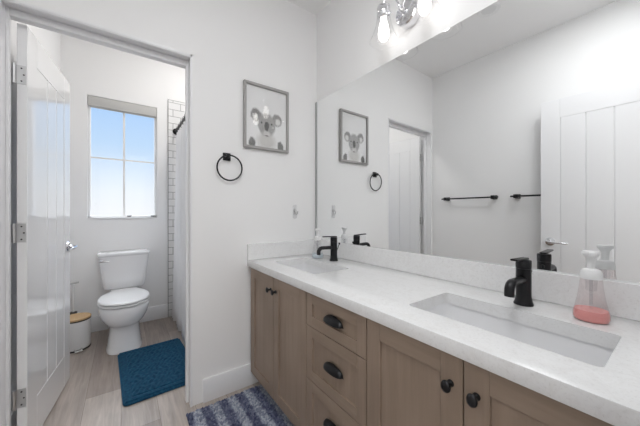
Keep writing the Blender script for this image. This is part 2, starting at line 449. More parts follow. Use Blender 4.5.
# ------------------------------------------------------------------ plank doors
def door(name, label, width, height, th):
    """local: hinge edge at x = 0, free edge at x = width, seen face at y = 0, back at y = -th"""
    core = 0.022
    bm = new()
    st, st2, tr, br = width - 4 * 0.1445 + 0.018, 0.122, 0.150, 0.20
    rec = 0.002
    box(bm, (0, -th, 0), (st, 0, height), 0.0015, 1); box(bm, (width - st2, -th, 0), (width, 0, height), 0.0015, 1)
    box(bm, (st, -th, height - tr), (width - st2, 0, height), 0.0008, 1); box(bm, (st, -th, 0), (width - st2, 0, br), 0.0008, 1)
    n = 3; pw = (width - st - st2) / n
    # v-grooved planks: both faces in one continuous strip
    for side in (0, 1):
        xs = []
        g = 0.005
        for i in range(n):
            a, b = st + i * pw, st + (i + 1) * pw
            xs += [(a, rec + 0.006), (a + g, rec), (b - g, rec)]
        xs.append((width - st2, rec + 0.006))
        cols = []
        for x, d in xs:
            y = -d if side == 0 else -th + d
            cols.append((bm.verts.new((x, y, br)), bm.verts.new((x, y, height - tr))))
        for p, q in zip(cols, cols[1:]): bm.faces.new((p[0], q[0], q[1], p[1]))
    return tag(build(name, bm, M['door'], None, 20), label, 'door', kind='structure')
def lever_set(parent, x, z, y0, sgn, metal):
    """rose, neck and lever on a door face; the lever runs toward the hinge"""
    bm = new()
    lathe(bm, [(0, 0), (0.032, 0), (0.033, 0.004), (0.030, 0.010), (0.014, 0.014), (0.011, 0.020), (0.011, 0.05), (0, 0.052)], 28, (x, 0, z), 'y', 1, 1)
    for v in bm.verts: v.co.y = y0 + sgn * v.co.y
    y = y0 + sgn * 0.046
    tube(bm, [(x + 0.008, y, z), (x - 0.02, y + sgn * 0.004, z), (x - 0.06, y + sgn * 0.008, z - 0.001), (x - 0.10, y + sgn * 0.004, z - 0.004), (x - 0.115, y, z - 0.004)], [0.010, 0.010, 0.0085, 0.008, 0.006], 14)
    build('lever_handle', bm, metal, parent)
def hinge(parent, z, w):
    bm = new()
    tube(bm, [(-0.006, 0.006, z - 0.045), (-0.006, 0.006, z + 0.045)], 0.0065, 14)
    for q in (-0.015, 0.015): tube(bm, [(-0.006, 0.006, z + q - 0.001), (-0.006, 0.006, z + q + 0.001)], 0.0072, 14)
    box(bm, (-0.0025, -0.030, z - 0.044), (0.0, 0.004, z + 0.044), 0.001, 1)
    hg = build('hinge', bm, M['nickel'], parent)
    bm = new()
    for yy, zz in ((-0.012, 0.030), (-0.022, 0.0), (-0.012, -0.030)):
        lathe(bm, [(0, -0.004), (0.0035, -0.004), (0.0035, -0.0026), (0, -0.0026)], 10, (0, yy, z + zz), 'x')
    build('screw', bm, M['blackrub'], hg)
# toilet room door, swung into the toilet room
d1 = door('door_1', 'white plank door standing open into the toilet room', 0.676, 2.022, 0.035)
ang = math.atan2(-1.534 + 1.604, -0.78 + 0.108)
d1.location = (-0.108 - 0.0, -1.604, 0.013)
# seen face has to face +y: mirror the leaf so that local +y stays +y in the room
for v in d1.data.vertices: v.co.y = -v.co.y
d1.data.flip_normals()
d1.rotation_euler = (0, 0, ang)
lever_set(d1, 0.676 - 0.058, 0.907, 0.0, -1, M['chrome'])
lever_set(d1, 0.676 - 0.058, 0.907, 0.035, 1, M['chrome'])
def hinge1(z):
    bm = new()
    tube(bm, [(-0.010, 0.041, z - 0.045), (-0.010, 0.041, z + 0.045)], 0.0065, 14)
    tube(bm, [(-0.010, 0.041, z - 0.016), (-0.010, 0.041, z - 0.014)], 0.0074, 14); tube(bm, [(-0.010, 0.041, z + 0.014), (-0.010, 0.041, z + 0.016)], 0.0074, 14)
    box(bm, (-0.003, 0.003, z - 0.044), (0.0, 0.040, z + 0.044), 0.001, 1)
    h = build('hinge', bm, M['nickel'], d1)
    for yy, zz in ((0.018, 0.030), (0.010, 0.0), (0.018, -0.030)):
        bm = new(); lathe(bm, [(0, -0.0045), (0.0035, -0.0045), (0.0035, -0.003), (0, -0.003)], 10, (0, yy, z + zz), 'x'); build('screw', bm, M['blackrub'], h)
for z in (1.782, 1.04, 0.265): hinge1(z)
# entry door, swung flat toward the wall with the towel bars
d2 = door('door_2', 'white plank entry door standing open, seen in the mirror', 0.712, 2.038, 0.035)
d2.data.materials[0] = M['door2']
d2.location = (1.745, -1.575, 0.012)
for v in d2.data.vertices: v.co.x = -v.co.x
d2.data.flip_normals()
def lever2():
    bm = new(); x, z = -(0.712 - 0.062), 0.900
    lathe(bm, [(0, 0), (0.032, 0), (0.033, 0.004), (0.030, 0.010), (0.014, 0.014), (0.011, 0.020), (0.011, 0.05), (0, 0.052)], 28, (x, 0, z), 'y')
    tube(bm, [(x - 0.008, 0.046, z), (x + 0.02, 0.050, z), (x + 0.06, 0.054, z - 0.001), (x + 0.10, 0.050, z - 0.004), (x + 0.115, 0.046, z - 0.004)], [0.010, 0.010, 0.0085, 0.008, 0.006], 14)
    build('lever_handle', bm, M['chrome'], d2)
    bm = new(); box(bm, (-0.7135, -0.030, z - 0.028), (-0.7115, -0.006, z + 0.028), 0.0005, 1); build('latch_plate', bm, M['nickel'], d2)
lever2()

# ------------------------------------------------------------------ mirror
t = thing('vanity_mirror', 'large frameless mirror above the vanity backsplash', 'mirror', (0.003, -0.018, 0.9395), 0.010)
bm = new(); box(bm, (0.026, 0, 0), (1.765, 0.005, 1.069)); build('mirror_glass', bm, M['mirror'], t)
bm = new(); box(bm, (0, -0.0006, 0), (0.026, 0.005, 1.069)); build('edge_strip', bm, M['mirror_edge'], t)  # plain grey strip along the left end of the mirror

# ------------------------------------------------------------------ vanity
CB, CT = 0.792, 0.833
def shaker(bm, x0, x1, z0, z1, yf=-0.557, st=0.06, rail=None, th=0.019, rec=0.008):
    rail = rail or st
    box(bm, (x0, yf, z0), (x0 + st, yf + th, z1), 0.0012, 1); box(bm, (x1 - st, yf, z0), (x1, yf + th, z1), 0.0012, 1)
    return rail
def shaker_door(parent, name, x0, x1, z0, z1, st=0.06, rail=0.06, flat=False):
    yf, th, rec = -0.557, 0.019, 0.008
    bm = new()
    box(bm, (x0, yf, z0), (x0 + st, yf + th, z1), 0.0012, 1); box(bm, (x1 - st, yf, z0), (x1, yf + th, z1), 0.0012, 1)
    k = len(bm.faces)
    box(bm, (x0 + st, yf + 0.0002, z1 - rail), (x1 - st, yf + th, z1), 0.0006, 1); box(bm, (x0 + st, yf + 0.0002, z0), (x1 - st, yf + th, z0 + rail), 0.0006, 1)
    bm.faces.ensure_lookup_table()
    for f in bm.faces[k:]: f.material_index = 1
    k2 = len(bm.faces)
    box(bm, (x0 + st - 0.002, yf + rec, z0 + rail - 0.002), (x1 - st + 0.002, yf + th - 0.003, z1 - rail + 0.002))
    bm.faces.ensure_lookup_table()
    for f in bm.faces[k2:]: f.material_index = 1 if flat else 0
    return build(name, bm, [M['cab_v'], M['cab_h']], parent)
def knob(parent, x, z):
    bm = new()
    prof = [(0, 0), (0.009, 0), (0.009, -0.003), (0.0055, -0.006), (0.0055, -0.014), (0.010, -0.019), (0.0128, -0.023), (0.0118, -0.027), (0.007, -0.0295), (0, -0.030)]
    lathe(bm, prof, 24, (0, 0, 0), 'y')
    for v in bm.verts:
        if v.co.y < -0.015: v.co.z *= 1.22
        v.co += Vector((x, -0.557, z))
    return build('knob', bm, M['black'], parent, 50)
def cup_pull(parent, x, z, w=0.056, h=0.027, d=0.026):
    """hooded bin pull, open underneath"""
    bm = new(); n, k = 20, 8
    prev = None
    for layer in (0, 1):
        s = 1.0 if layer == 0 else 0.90
        rows = []
        for j in range(k + 1):
            b = R(90 * j / k)
            row = []
            for i in range(n + 1):
                a = math.pi * i / n
                cx = -math.cos(a) * w * s
                up = math.sin(a) * h * s
                q_ = math.sin(a) ** 0.62
                row.append(bm.verts.new((x + cx, -0.557 - d * s * math.sin(b) * q_, z - 0.008 + h * s * math.cos(b) * q_)))
            rows.append(row)
        for p, q in zip(rows, rows[1:]):
            for i in range(n): bm.faces.new((p[i], p[i + 1], q[i + 1], q[i]))
    # mounting flange: a flat half oval behind the hood
    f = [bm.verts.new((x - math.cos(math.pi * i / n) * (w + 0.005), -0.5585, z - 0.010 + math.sin(math.pi * i / n) * (h + 0.005))) for i in range(n + 1)]
    bm.faces.new(f)
    return build('cup_pull', bm, M['black'], parent, 50)
def carcass(parent, x0, x1):
    bm = new(); t_ = 0.016
    box(bm, (x0, -0.537, 0.10), (x0 + t_, -0.012, CB - 0.001)); box(bm, (x1 - t_, -0.537, 0.10), (x1, -0.012, CB - 0.001))
    box(bm, (x0 + t_, -0.537, 0.10), (x1 - t_, -0.012, 0.116)); box(bm, (x0 + t_, -0.020, 0.116), (x1 - t_, -0.012, CB - 0.03))
    box(bm, (x0 + t_, -0.537, CB - 0.035), (x1 - t_, -0.519, CB - 0.001))
    build('carcass', bm, M['cab_v'], parent)
    bm = new(); box(bm, (x0, -0.475, 0), (x1, -0.459, 0.10)); build('toe_kick', bm, M['cab_h'], parent)
t = thing('vanity_cabinet', 'two-door taupe wood cabinet under the sink next to the end wall', 'cabinet', (0, 0, 0), 0, 'taupe vanity cabinets')
carcass(t, 0.016, 0.697)
d = shaker_door(t, 'door', 0.032, 0.3635, 0.102, 0.787, 0.058, 0.058); knob(d, 0.332, 0.712)
d = shaker_door(t, 'door', 0.3665, 0.6985, 0.102, 0.787, 0.058, 0.058); knob(d, 0.396, 0.712)
bm = new(); box(bm, (0.016, -0.545, 0.102), (0.030, -0.537, 0.787)); build('filler_strip', bm, M['cab_v'], t)
t = thing('drawer_cabinet', 'taupe wood drawer cabinet with black cup pulls between the two sink cabinets', 'cabinet', (0, 0, 0), 0, 'taupe vanity cabinets')
carcass(t, 0.697, 1.082)
for z0, z1, pz in ((0.640, 0.787, 0.716), (0.398, 0.637, 0.524), (0.102, 0.395, 0.29)):
    d = shaker_door(t, 'drawer', 0.702, 1.079, z0, z1, 0.046, 0.046, True); cup_pull(d, 0.902, pz)
t = thing('vanity_cabinet', 'two-door taupe wood cabinet under the sink nearest the camera', 'cabinet', (0, 0, 0), 0, 'taupe vanity cabinets')
carcass(t, 1.082, 1.765)
d = shaker_door(t, 'door', 1.083, 1.4085, 0.102, 0.787, 0.058, 0.058); knob(d, 1.378, 0.713)
d = shaker_door(t, 'door', 1.4115, 1.742, 0.102, 0.787, 0.058, 0.058); knob(d, 1.441, 0.713)

# worktop with two cut-outs
S1 = (0.150, 0.610, -0.447, -0.203)
S2 = (1.168, 1.636, -0.447, -0.200)
def worktop():
    bm = new(); box(bm, (0.001, -0.5702, CB), (1.775, -0.001, CT), 0.002, 2)
    o = build('worktop', bm, M['quartz'], None)
    cuts = []
    for s in (S1, S2):
        b = new(); loft(b, [rrect(*s, CB - 0.05, 0.014), rrect(*s, CT + 0.05, 0.014)])
        bmesh.ops.recalc_face_normals(b, faces=b.faces)
        me = bpy.data.meshes.new('cut'); b.to_mesh(me); b.free()
        c = bpy.data.objects.new('cut', me); COL.objects.link(c); cuts.append(c)
        m_ = o.modifiers.new('b', 'BOOLEAN'); m_.operation = 'DIFFERENCE'; m_.object = c; m_.solver = 'EXACT'
    dg = bpy.context.evaluated_depsgraph_get()
    me = bpy.data.meshes.new_from_object(o.evaluated_get(dg))
    o.modifiers.clear(); o.data = me
    me.materials.clear(); me.materials.append(M['quartz'])
    me.shade_smooth(); me.set_sharp_from_angle(angle=R(30))
    for c in cuts: bpy.data.objects.remove(c)
    tag(o, 'long white speckled quartz worktop over the vanity cabinets', 'worktop')
    bm = new(); box(bm, (0.021, -0.021, CT), (1.775, -0.001, 0.9387), 0.0015, 1); build('backsplash', bm, M['quartz'], o)
    bm = new(); box(bm, (0.001, -0.5702, CT), (0.021, -0.001, 0.9387), 0.0015, 1); build('side_splash', bm, M['quartz'], o)
worktop()
def sink(s, label):
    xc, yc = (s[0] + s[1]) / 2, (s[2] + s[3]) / 2
    t = thing('undermount_sink', label, 'sink', (xc, yc, CB - 0.155), 0, 'white undermount sinks')
    h = CB - 0.0005 - (CB - 0.155)
    hx, hy = (s[1] - s[0]) / 2 + 0.004, (s[3] - s[2]) / 2 + 0.004
    bm = new(); L = []
    for dz, i, r in ((h, -0.02, 0.04), (h - 0.010, -0.02, 0.04), (h - 0.012, -0.005, 0.03), (0.03, 0.022, 0.045), (0.0, 0.055, 0.06)):
        L.append(rrect(-hx + i, hx - i, -hy + i, hy - i, dz, r))
    I = []
    for dz, i, r in ((h, 0.0, 0.026), (h - 0.03, 0.003, 0.028), (0.055, 0.018, 0.04), (0.030, 0.030, 0.05), (0.018, 0.055, 0.05), (0.012, 0.095, 0.02)):
        I.append(rrect(-hx + i, hx - i, -hy + i, hy - i, dz, r))
    loft(bm, list(reversed(L)) + I, True, True)
    build('basin', bm, M['sinkware'], t, 60)
    bm = new(); lathe(bm, [(0, 0.0125), (0.014, 0.0125), (0.016, 0.0145), (0.022, 0.0145), (0.0225, 0.0125)], 24); build('drain', bm, M['black'], t)
sink(S1, 'white rectangular sink set in the worktop next to the end wall')
sink(S2, 'white rectangular sink set in the worktop beside the pink soap')

def faucet(x, y, label):
    t = thing('faucet', label, 'faucet', (x, y, CT), 0, 'matte black faucets')
    bm = new(); lathe(bm, [(0, 0.0005), (0.0285, 0.0005), (0.0285, 0.004), (0.0255, 0.012), (0.0225, 0.030), (0.0222, 0.122), (0.0228, 0.124), (0, 0.124)], 32)
    build('body', bm, M['black'], t)
    bm = new(); lathe(bm, [(0, 0.1245), (0.0222, 0.1245), (0.0228, 0.127), (0.0228, 0.150), (0.0215, 0.153), (0, 0.153)], 32)
    build('cap', bm, M['black'], t)
    bm = new(); box(bm, (-0.011, -0.088, 0.1535), (0.011, 0.020, 0.1605), 0.003, 2)
    for v in bm.verts:
        if v.co.y < -0.05: v.co.z += 0.004
    build('lever_handle', bm, M['black'], t)
    pts = []
    for k in range(9): pts.append((0, -0.012 - 0.085 * k / 8, 0.086 + 0.004 * math.sin(math.pi * 0.5 * k / 8)))
    for k in range(1, 8):
        a = R(100 * k / 7); pts.append((0, -0.097 - 0.026 * math.sin(a), 0.090 - 0.026 * (1 - math.cos(a)) - (0.010 if k == 7 else 0)))
    bm = new(); tube(bm, pts, 0.0115, 16)
    for v in bm.verts: v.co.x *= 1.25
    build('spout', bm, M['black'], t, 50)
    bm = new(); tube(bm, [(0.002, 0.020, 0.055), (0.006, 0.040, 0.105)], 0.0025, 8); lathe(bm, [(0, 0.103), (0.004, 0.103), (0.0058, 0.108), (0.0058, 0.114), (0, 0.117)], 14, (0.0065, 0.0415, 0)); tube(bm, [(0.001, 0.014, 0.050), (0.002, 0.024, 0.058)], 0.004, 8)
    build('drain_rod', bm, M['black'], t)
faucet(0.358, -0.118, 'matte black faucet behind the sink next to the end wall')
faucet(1.399, -0.118, 'matte black faucet behind the sink beside the pink soap')

# foaming soap pumps
def soap(name, x, y, s, label, liquid, clear, rb):
    t = thing(name, label, 'soap dispenser', (x, y, CT), R(20), 'foaming soap dispensers')
    z = lambda v: v * s
    outer = [(0, 0.0008), (rb * 0.93, 0.0008), (rb, 0.008), (rb * 0.985, 0.024), (rb * 0.90, 0.036), (rb * 0.76, 0.062), (rb * 0.66, 0.092), (rb * 0.60, 0.118), (rb * 0.57, 0.124)]
    bm = new(); lathe(bm, [(r, z(h)) for r, h in outer], 40); build('bottle', bm, clear, t, 60)
    k = 0.965
    bm = new(); lathe(bm, [(0, 0.0025), (rb * 0.90, 0.0025), (rb * 0.97, z(0.009)), (rb * 0.952, z(0.024)), (rb * 0.905, z(0.032)), (0, z(0.032))], 40); build('soap', bm, liquid, t)
    bm = new(); lathe(bm, [(0.004, z(0.045)), (0.004, z(0.12))], 10); tube(bm, [(0, 0, z(0.006)), (0, 0, z(0.120))], 0.0035, 10); lathe(bm, [(0, z(0.085)), (0.012, z(0.088)), (0.014, z(0.122)), (0, z(0.122))], 18); build('dip_tube', bm, M['clear'], t)
    bm = new(); lathe(bm, [(0, z(0.122)), (rb * 0.60, z(0.122)), (rb * 0.62, z(0.126)), (rb * 0.60, z(0.140)), (rb * 0.50, z(0.148)), (rb * 0.30, z(0.152)), (0, z(0.152))], 32); build('collar', bm, M['plastic'], t)
    bm = new(); lathe(bm, [(0, z(0.150)), (rb * 0.24, z(0.150)), (rb * 0.25, z(0.166)), (rb * 0.30, z(0.184)), (rb * 0.50, z(0.194)), (rb * 0.52, z(0.199)), (rb * 0.46, z(0.203)), (0, z(0.203))], 28)
    box(bm, (-0.008, -rb * 0.62, z(0.188)), (0.008, 0, z(0.202)), 0.003, 2); build('pump', bm, M['plastic'], t, 50)
soap('soap_dispenser', 1.566, -0.120, 1.0, 'foaming soap pump with pink soap beside the large sink', M['pink'], M['pinkclear'], 0.0405)
soap('soap_dispenser', 0.205, -0.140, 1.0, 'clear foaming soap pump in the corner behind the faucet by the end wall', M['blueliq'], M['clear'], 0.040)

# ------------------------------------------------------------------ vanity light
VX, VY, VZ = 0.885, -0.10, 2.18
t = thing('vanity_light', 'two-light chrome fixture with clear glass shades above the mirror', 'light', (VX, 0, VZ))
bm = new(); lathe(bm, [(0, -0.001), (0.060, -0.001), (0.064, -0.006), (0.064, -0.046), (0.058, -0.054), (0.02, -0.056), (0.014, -0.060), (0.012, -0.07), (0, -0.072)], 40, (-0.02, 0, 0.01), 'y'); build('wall_plate', bm, M['chrome'], t)
for sx in (-1, 1):
    x1 = sx * 0.122
    bm = new()
    pts = [(-0.02, -0.060, 0.012), (-0.02 + sx * 0.008, -0.085, 0.025)]
    for k in range(1, 9):
        a = k / 8
        pts.append((-0.02 * (1 - a) + sx * (0.008 + 0.114 * (a ** 0.9)), VY - 0.0 + 0.018 * (1 - a), 0.035 + 0.115 * math.sin(math.pi * min(a * 0.62, 1)) ** 1.0 - 0.045 * max(0, a - 0.6) / 0.4))
    pts.append((x1, VY, 0.085))
    tube(bm, pts, 0.0055, 12); build('arm', bm, M['chrome'], t, 60)
    bm = new(); lathe(bm, [(0, 0.085), (0.012, 0.085), (0.018, 0.080), (0.034, 0.076), (0.035, 0.068), (0.031, 0.066), (0.031, 0.050), (0.035, 0.048), (0.035, 0.024), (0.031, 0.018), (0.024, 0.012), (0, 0.012)], 28, (x1, VY, 0)); build('socket', bm, M['chrome'], t)
    for k in range(3):
        a = R(30 + 120 * k)
        bm = new(); tube(bm, [(x1 + 0.033 * math.cos(a), VY + 0.033 * math.sin(a), 0.036), (x1 + 0.046 * math.cos(a), VY + 0.046 * math.sin(a), 0.036)], 0.004, 10); build('thumb_screw', bm, M['chrome'], t)
    bm = new()
    pr = [(0.0355, 0.034), (0.036, 0.016), (0.042, -0.025), (0.058, -0.072), (0.075, -0.108)]
    lathe(bm, pr, 40, (x1, VY, 0)); 
    tube(bm, [(x1 + 0.075 * math.cos(2 * math.pi * k / 40), VY + 0.075 * math.sin(2 * math.pi * k / 40), -0.108) for k in range(40)], 0.0016, 8, closed=True)
    build('glass_shade', bm, M['shadeglass'], t, 60)
    bm = new(); lathe(bm, [(0, 0.012), (0.014, 0.011), (0.016, 0.000), (0.022, -0.018), (0.027, -0.042), (0.0285, -0.062), (0.027, -0.084), (0.018, -0.102), (0, -0.108)], 28, (x1, VY, 0)); build('bulb', bm, M['bulb'], t, 60)

# recessed ceiling light, unlit
t = thing('ceiling_light', 'small round unlit recessed ceiling light seen in the mirror', 'light', (0.845, -1.045, ZC))
bm = new(); lathe(bm, [(0.050, -0.001), (0.052, -0.006), (0.074, -0.008), (0.078, -0.001)], 40); build('trim_ring', bm, M['plastic'], t)
bm = new(); lathe(bm, [(0, -0.003), (0.052, -0.003), (0.052, -0.001), (0, -0.001)], 40); build('lens', bm, M['lens'], t)

# ------------------------------------------------------------------ picture
def koala():
    m = mat('koala print', (0.8, 0.8, 0.8), 0.6, spec=0.2)
    tcx = nd(m, 'ShaderNodeTexCoord')
    nz = nd(m, 'ShaderNodeTexNoise'); nz.inputs['Scale'].default_value = 38; nz.inputs['Detail'].default_value = 4
    lk(m, tcx.outputs['Object'], nz.inputs['Vector'])
    n2 = nd(m, 'ShaderNodeTexNoise'); n2.inputs['Scale'].default_value = 140; n2.inputs['Detail'].default_value = 3
    lk(m, tcx.outputs['Object'], n2.inputs['Vector'])
    off = nd(m, 'ShaderNodeVectorMath', operation='MULTIPLY_ADD'); off.inputs[1].default_value = (0.022, 0.022, 0.022)
    lk(m, nz.outputs['Color'], off.inputs[0]); lk(m, tcx.outputs['Object'], off.inputs[2])
    cur = None
    def layer(prev, c, r, col_a, col_b, soft=0.25):
        sub = nd(m, 'ShaderNodeVectorMath', operation='SUBTRACT'); sub.inputs[1].default_value = (0.011, c[0] + 0.011, c[1] + 0.011)
        lk(m, off.outputs[0], sub.inputs[0])
        mul = nd(m, 'ShaderNodeVectorMath', operation='MULTIPLY'); mul.inputs[1].default_value = (0, 1 / r[0], 1 / r[1])
        lk(m, sub.outputs[0], mul.inputs[0])
        ln = nd(m, 'ShaderNodeVectorMath', operation='LENGTH'); lk(m, mul.outputs[0], ln.inputs[0])
        mr = nd(m, 'ShaderNodeMapRange'); mr.inputs[1].default_value = 1.0; mr.inputs[2].default_value = 1.0 - soft
        mr.inputs[3].default_value = 0; mr.inputs[4].default_value = 1; lk(m, ln.outputs['Value'], mr.inputs[0])
        f = nd(m, 'ShaderNodeMix', data_type='RGBA'); f.inputs[6].default_value = (*col_a, 1); f.inputs[7].default_value = (*col_b, 1); lk(m, n2.outputs[0], f.inputs[0])
        x = nd(m, 'ShaderNodeMix', data_type='RGBA'); lk(m, mr.outputs[0], x.inputs[0])
        if prev is None: x.inputs[6].default_value = (0.80, 0.80, 0.80, 1)
        else: lk(m, prev, x.inputs[6])
        lk(m, f.outputs[2], x.inputs[7]); return x.outputs[2]
    g1, g2 = (0.10, 0.10, 0.10), (0.42, 0.41, 0.40)
    cur = layer(cur, (0.0, -0.155), (0.085, 0.075), (0.45, 0.44, 0.42), (0.75, 0.74, 0.72), 0.5)      # chest
    cur = layer(cur, (-0.105, -0.185), (0.028, 0.050), (0.06, 0.06, 0.06), (0.30, 0.30, 0.29), 0.3)    # arms
    cur = layer(cur, (0.105, -0.185), (0.026, 0.045), (0.06, 0.06, 0.06), (0.30, 0.30, 0.29), 0.3)
    cur = layer(cur, (-0.078, 0.010), (0.044, 0.050), g1, g2, 0.25)                                     # ears
    cur = layer(cur, (0.078, 0.000), (0.042, 0.050), g1, g2, 0.25)
    cur = layer(cur, (-0.084, -0.004), (0.024, 0.030), (0.55, 0.54, 0.53), (0.80, 0.80, 0.79), 0.5)
    cur = layer(cur, (0.084, -0.012), (0.024, 0.030), (0.55, 0.54, 0.53), (0.80, 0.80, 0.79), 0.5)
    cur = layer(cur, (0.0, -0.045), (0.072, 0.088), (0.20, 0.20, 0.20), (0.50, 0.49, 0.48), 0.2)         # head
    cur = layer(cur, (0.0, -0.105), (0.036, 0.026), (0.45, 0.44, 0.43), (0.70, 0.69, 0.68), 0.4)         # chin
    cur = layer(cur, (-0.037, -0.032), (0.007, 0.007), (0.01, 0.01, 0.01), (0.03, 0.03, 0.03), 0.2)      # eyes
    cur = layer(cur, (0.037, -0.034), (0.007, 0.007), (0.01, 0.01, 0.01), (0.03, 0.03, 0.03), 0.2)
    cur = layer(cur, (0.0, -0.055), (0.018, 0.036), (0.05, 0.05, 0.05), (0.12, 0.12, 0.12), 0.2)         # nose
    cur = layer(cur, (0.0, -0.118), (0.016, 0.005), (0.12, 0.10, 0.10), (0.2, 0.18, 0.17), 0.4)          # mouth
    lk(m, cur, bsdf(m).inputs['Base Color'])
    return m
PY, PZ, PW, PH = -0.433, 1.798, 0.333, 0.440
t = thing('framed_picture', 'framed koala print on the white wall above the towel ring', 'picture', (0.002, PY, PZ))
bm = new(); fw, fd = 0.017, 0.024
box(bm, (0, -PW / 2, -PH / 2), (fd, -PW / 2 + fw, PH / 2), 0.002, 1); box(bm, (0, PW / 2 - fw, -PH / 2), (fd, PW / 2, PH / 2), 0.002, 1)
box(bm, (0, -PW / 2 + fw, PH / 2 - fw), (fd, PW / 2 - fw, PH / 2), 0.002, 1); box(bm, (0, -PW / 2 + fw, -PH / 2), (fd, PW / 2 - fw, -PH / 2 + fw), 0.002, 1)
build('frame', bm, M['frame'], t)
bm = new(); box(bm, (0.004, -PW / 2 + fw, -PH / 2 + fw), (0.008, PW / 2 - fw, PH / 2 - fw)); build('print', bm, koala(), t)
bm = new(); box(bm, (0.0135, -PW / 2 + fw - 0.001, -PH / 2 + fw - 0.001), (0.0155, PW / 2 - fw + 0.001, PH / 2 - fw + 0.001)); build('glass', bm, M['picglass'], t)

# towel ring
t = thing('towel_ring', 'black open towel ring on the white wall beside the doorway', 'towel ring', (0.001, -0.705, 1.502))
bm = new(); box(bm, (0, -0.024, -0.024), (0.008, 0.024, 0.024), 0.002, 1); box(bm, (0.008, -0.011, -0.011), (0.040, 0.011, 0.011), 0.002, 1); build('mount', bm, M['black'], t)
bm = new(); rr = 0.078
tube(bm, [(0.034 - 0.006 * (1 - math.cos(a)), rr * math.sin(a) + 0.012, -0.062 + rr * math.cos(a) - 0.010) for a in [2 * math.pi * k / 56 for k in range(56)]], 0.0048, 10, closed=True); build('ring', bm, M['black'], t, 60)

# clear adhesive hook
t = thing('wall_hook', 'small clear adhesive hook stuck to the white wall above the side splash', 'hook', (0.001, -0.203, 1.155))
bm = new(); loft(bm, [[(x, p[0], p[1]) for p in rrect(-0.017, 0.017, -0.052, 0.052, 0, 0.012)] for x in (0, 0.004)]); build('backing', bm, M['clear'], t)
bm = new(); tube(bm, [(0.006, 0, 0.012), (0.010, 0, -0.012), (0.020, 0.002, -0.022), (0.032, 0.004, -0.014), (0.036, 0.005, 0.004)], 0.004, 10); lathe(bm, [(0, 0.004), (0.012, 0.004), (0.011, 0.010), (0, 0.012)], 18, (0, 0, 0.008), 'x'); build('prong', bm, M['nickel'], t)

# towel bars on the opposite wall
def bar(x0, x1, label):
    t = thing('towel_bar', label, 'towel bar', (x0, -W + 0.001, 1.295), 0, 'black towel bars')
    L = x1 - x0
    for px in (0.043, L - 0.043):
        bm = new(); box(bm, (px - 0.020, 0, -0.020), (px + 0.020, 0.007, 0.020), 0.002, 1); box(bm, (px - 0.017, 0.007, -0.017), (px + 0.017, 0.070, 0.017), 0.002, 1)
        build('post', bm, M['black'], t)
    bm = new(); tube(bm, [(0, 0.056, 0), (L, 0.056, 0)], 0.0075, 14); build('rail', bm, M['black'], t)
bar(0.145, 0.695, 'black towel bar on the opposite wall, fully visible in the mirror')
bar(0.795, 1.345, 'black towel bar partly hidden behind the open entry door in the mirror')

# ------------------------------------------------------------------ toilet
TX, TY = XF, -1.227
t = thing('toilet', 'white two-piece toilet below the window', 'toilet', (TX, TY, 0))
def sec(z, f, b, hw, p=2.4): 
    xc = f - min(0.24, (f - b) * 0.45)
    return oval(xc - TX, 0, z, f - xc, hw, p, 44, xc - b)
bm = new()
loft(bm, [sec(0.0005, -0.985, -1.50, 0.128, 3.4), sec(0.018, -0.985, -1.50, 0.127, 3.4), sec(0.04, -0.992, -1.50, 0.118, 3.4), sec(0.14, -0.998, -1.50, 0.110, 3.2), sec(0.205, -0.995, -1.50, 0.110, 3.0),
          sec(0.214, -0.985, -1.50, 0.116, 2.8), sec(0.228, -0.962, -1.50, 0.134, 2.4), sec(0.25, -0.943, -1.50, 0.150, 2.25), sec(0.29, -0.926, -1.50, 0.168, 2.2), sec(0.335, -0.917, -1.50, 0.178, 2.15), sec(0.372, -0.916, -1.49, 0.180, 2.15), sec(0.378, -0.920, -1.485, 0.176, 2.15)])
box(bm, (0.012, -0.115, 0.18), (0.25, 0.115, 0.418), 0.02, 3)
build('bowl', bm, M['porcelain'], t, 60)
bm = new(); loft(bm, [sec(0.389, -0.918, -1.425, 0.177, 2.15), sec(0.391, -0.912, -1.425, 0.183, 2.15), sec(0.400, -0.912, -1.425, 0.183, 2.15), sec(0.402, -0.916, -1.425, 0.179, 2.15)]); build('seat', bm, M['plastic'], t, 60)
bm = new(); loft(bm, [sec(0.376, -0.945, -1.42, 0.15, 2.15), sec(0.413, -0.945, -1.42, 0.15, 2.15)]); build('gap_shadow', bm, M['gap_shadow'], t, 60)  # inset dark filler, paints the shade between bowl, seat and lid
bm = new(); loft(bm, [sec(0.412, -0.918, -1.43, 0.178, 2.15), sec(0.414, -0.914, -1.43, 0.182, 2.15), sec(0.421, -0.915, -1.43, 0.181, 2.15), sec(0.427, -0.925, -1.425, 0.171, 2.15), sec(0.430, -0.97, -1.40, 0.130, 2.15)]); build('seat_lid', bm, M['plastic'], t, 60)
def tk(z, hw, f, r): return rrect(0.012, f, -hw, hw, z, r, 6)
bm = new(); loft(bm, [tk(0.420, 0.150, 0.175, 0.03), tk(0.432, 0.162, 0.185, 0.035), tk(0.50, 0.172, 0.190, 0.035), tk(0.62, 0.186, 0.196, 0.035), tk(0.735, 0.198, 0.200, 0.035)]); build('tank', bm, M['porcelain'], t, 60)
bm = new(); loft(bm, [tk(0.736, 0.199, 0.203, 0.03), tk(0.740, 0.206, 0.210, 0.03), tk(0.758, 0.207, 0.211, 0.03), tk(0.768, 0.201, 0.205, 0.03), tk(0.770, 0.190, 0.194, 0.03)]); build('tank_lid', bm, M['porcelain'], t, 60)
bm = new(); lathe(bm, [(0, 0.197), (0.013, 0.198), (0.012, 0.210), (0, 0.212)], 18, (0, -0.172, 0.700), 'x'); 
tube(bm, [(0.209, -0.185, 0.700), (0.213, -0.160, 0.699), (0.213, -0.118, 0.697)], [0.009, 0.0085, 0.007], 12); build('flush_lever', bm, M['chrome'], t)

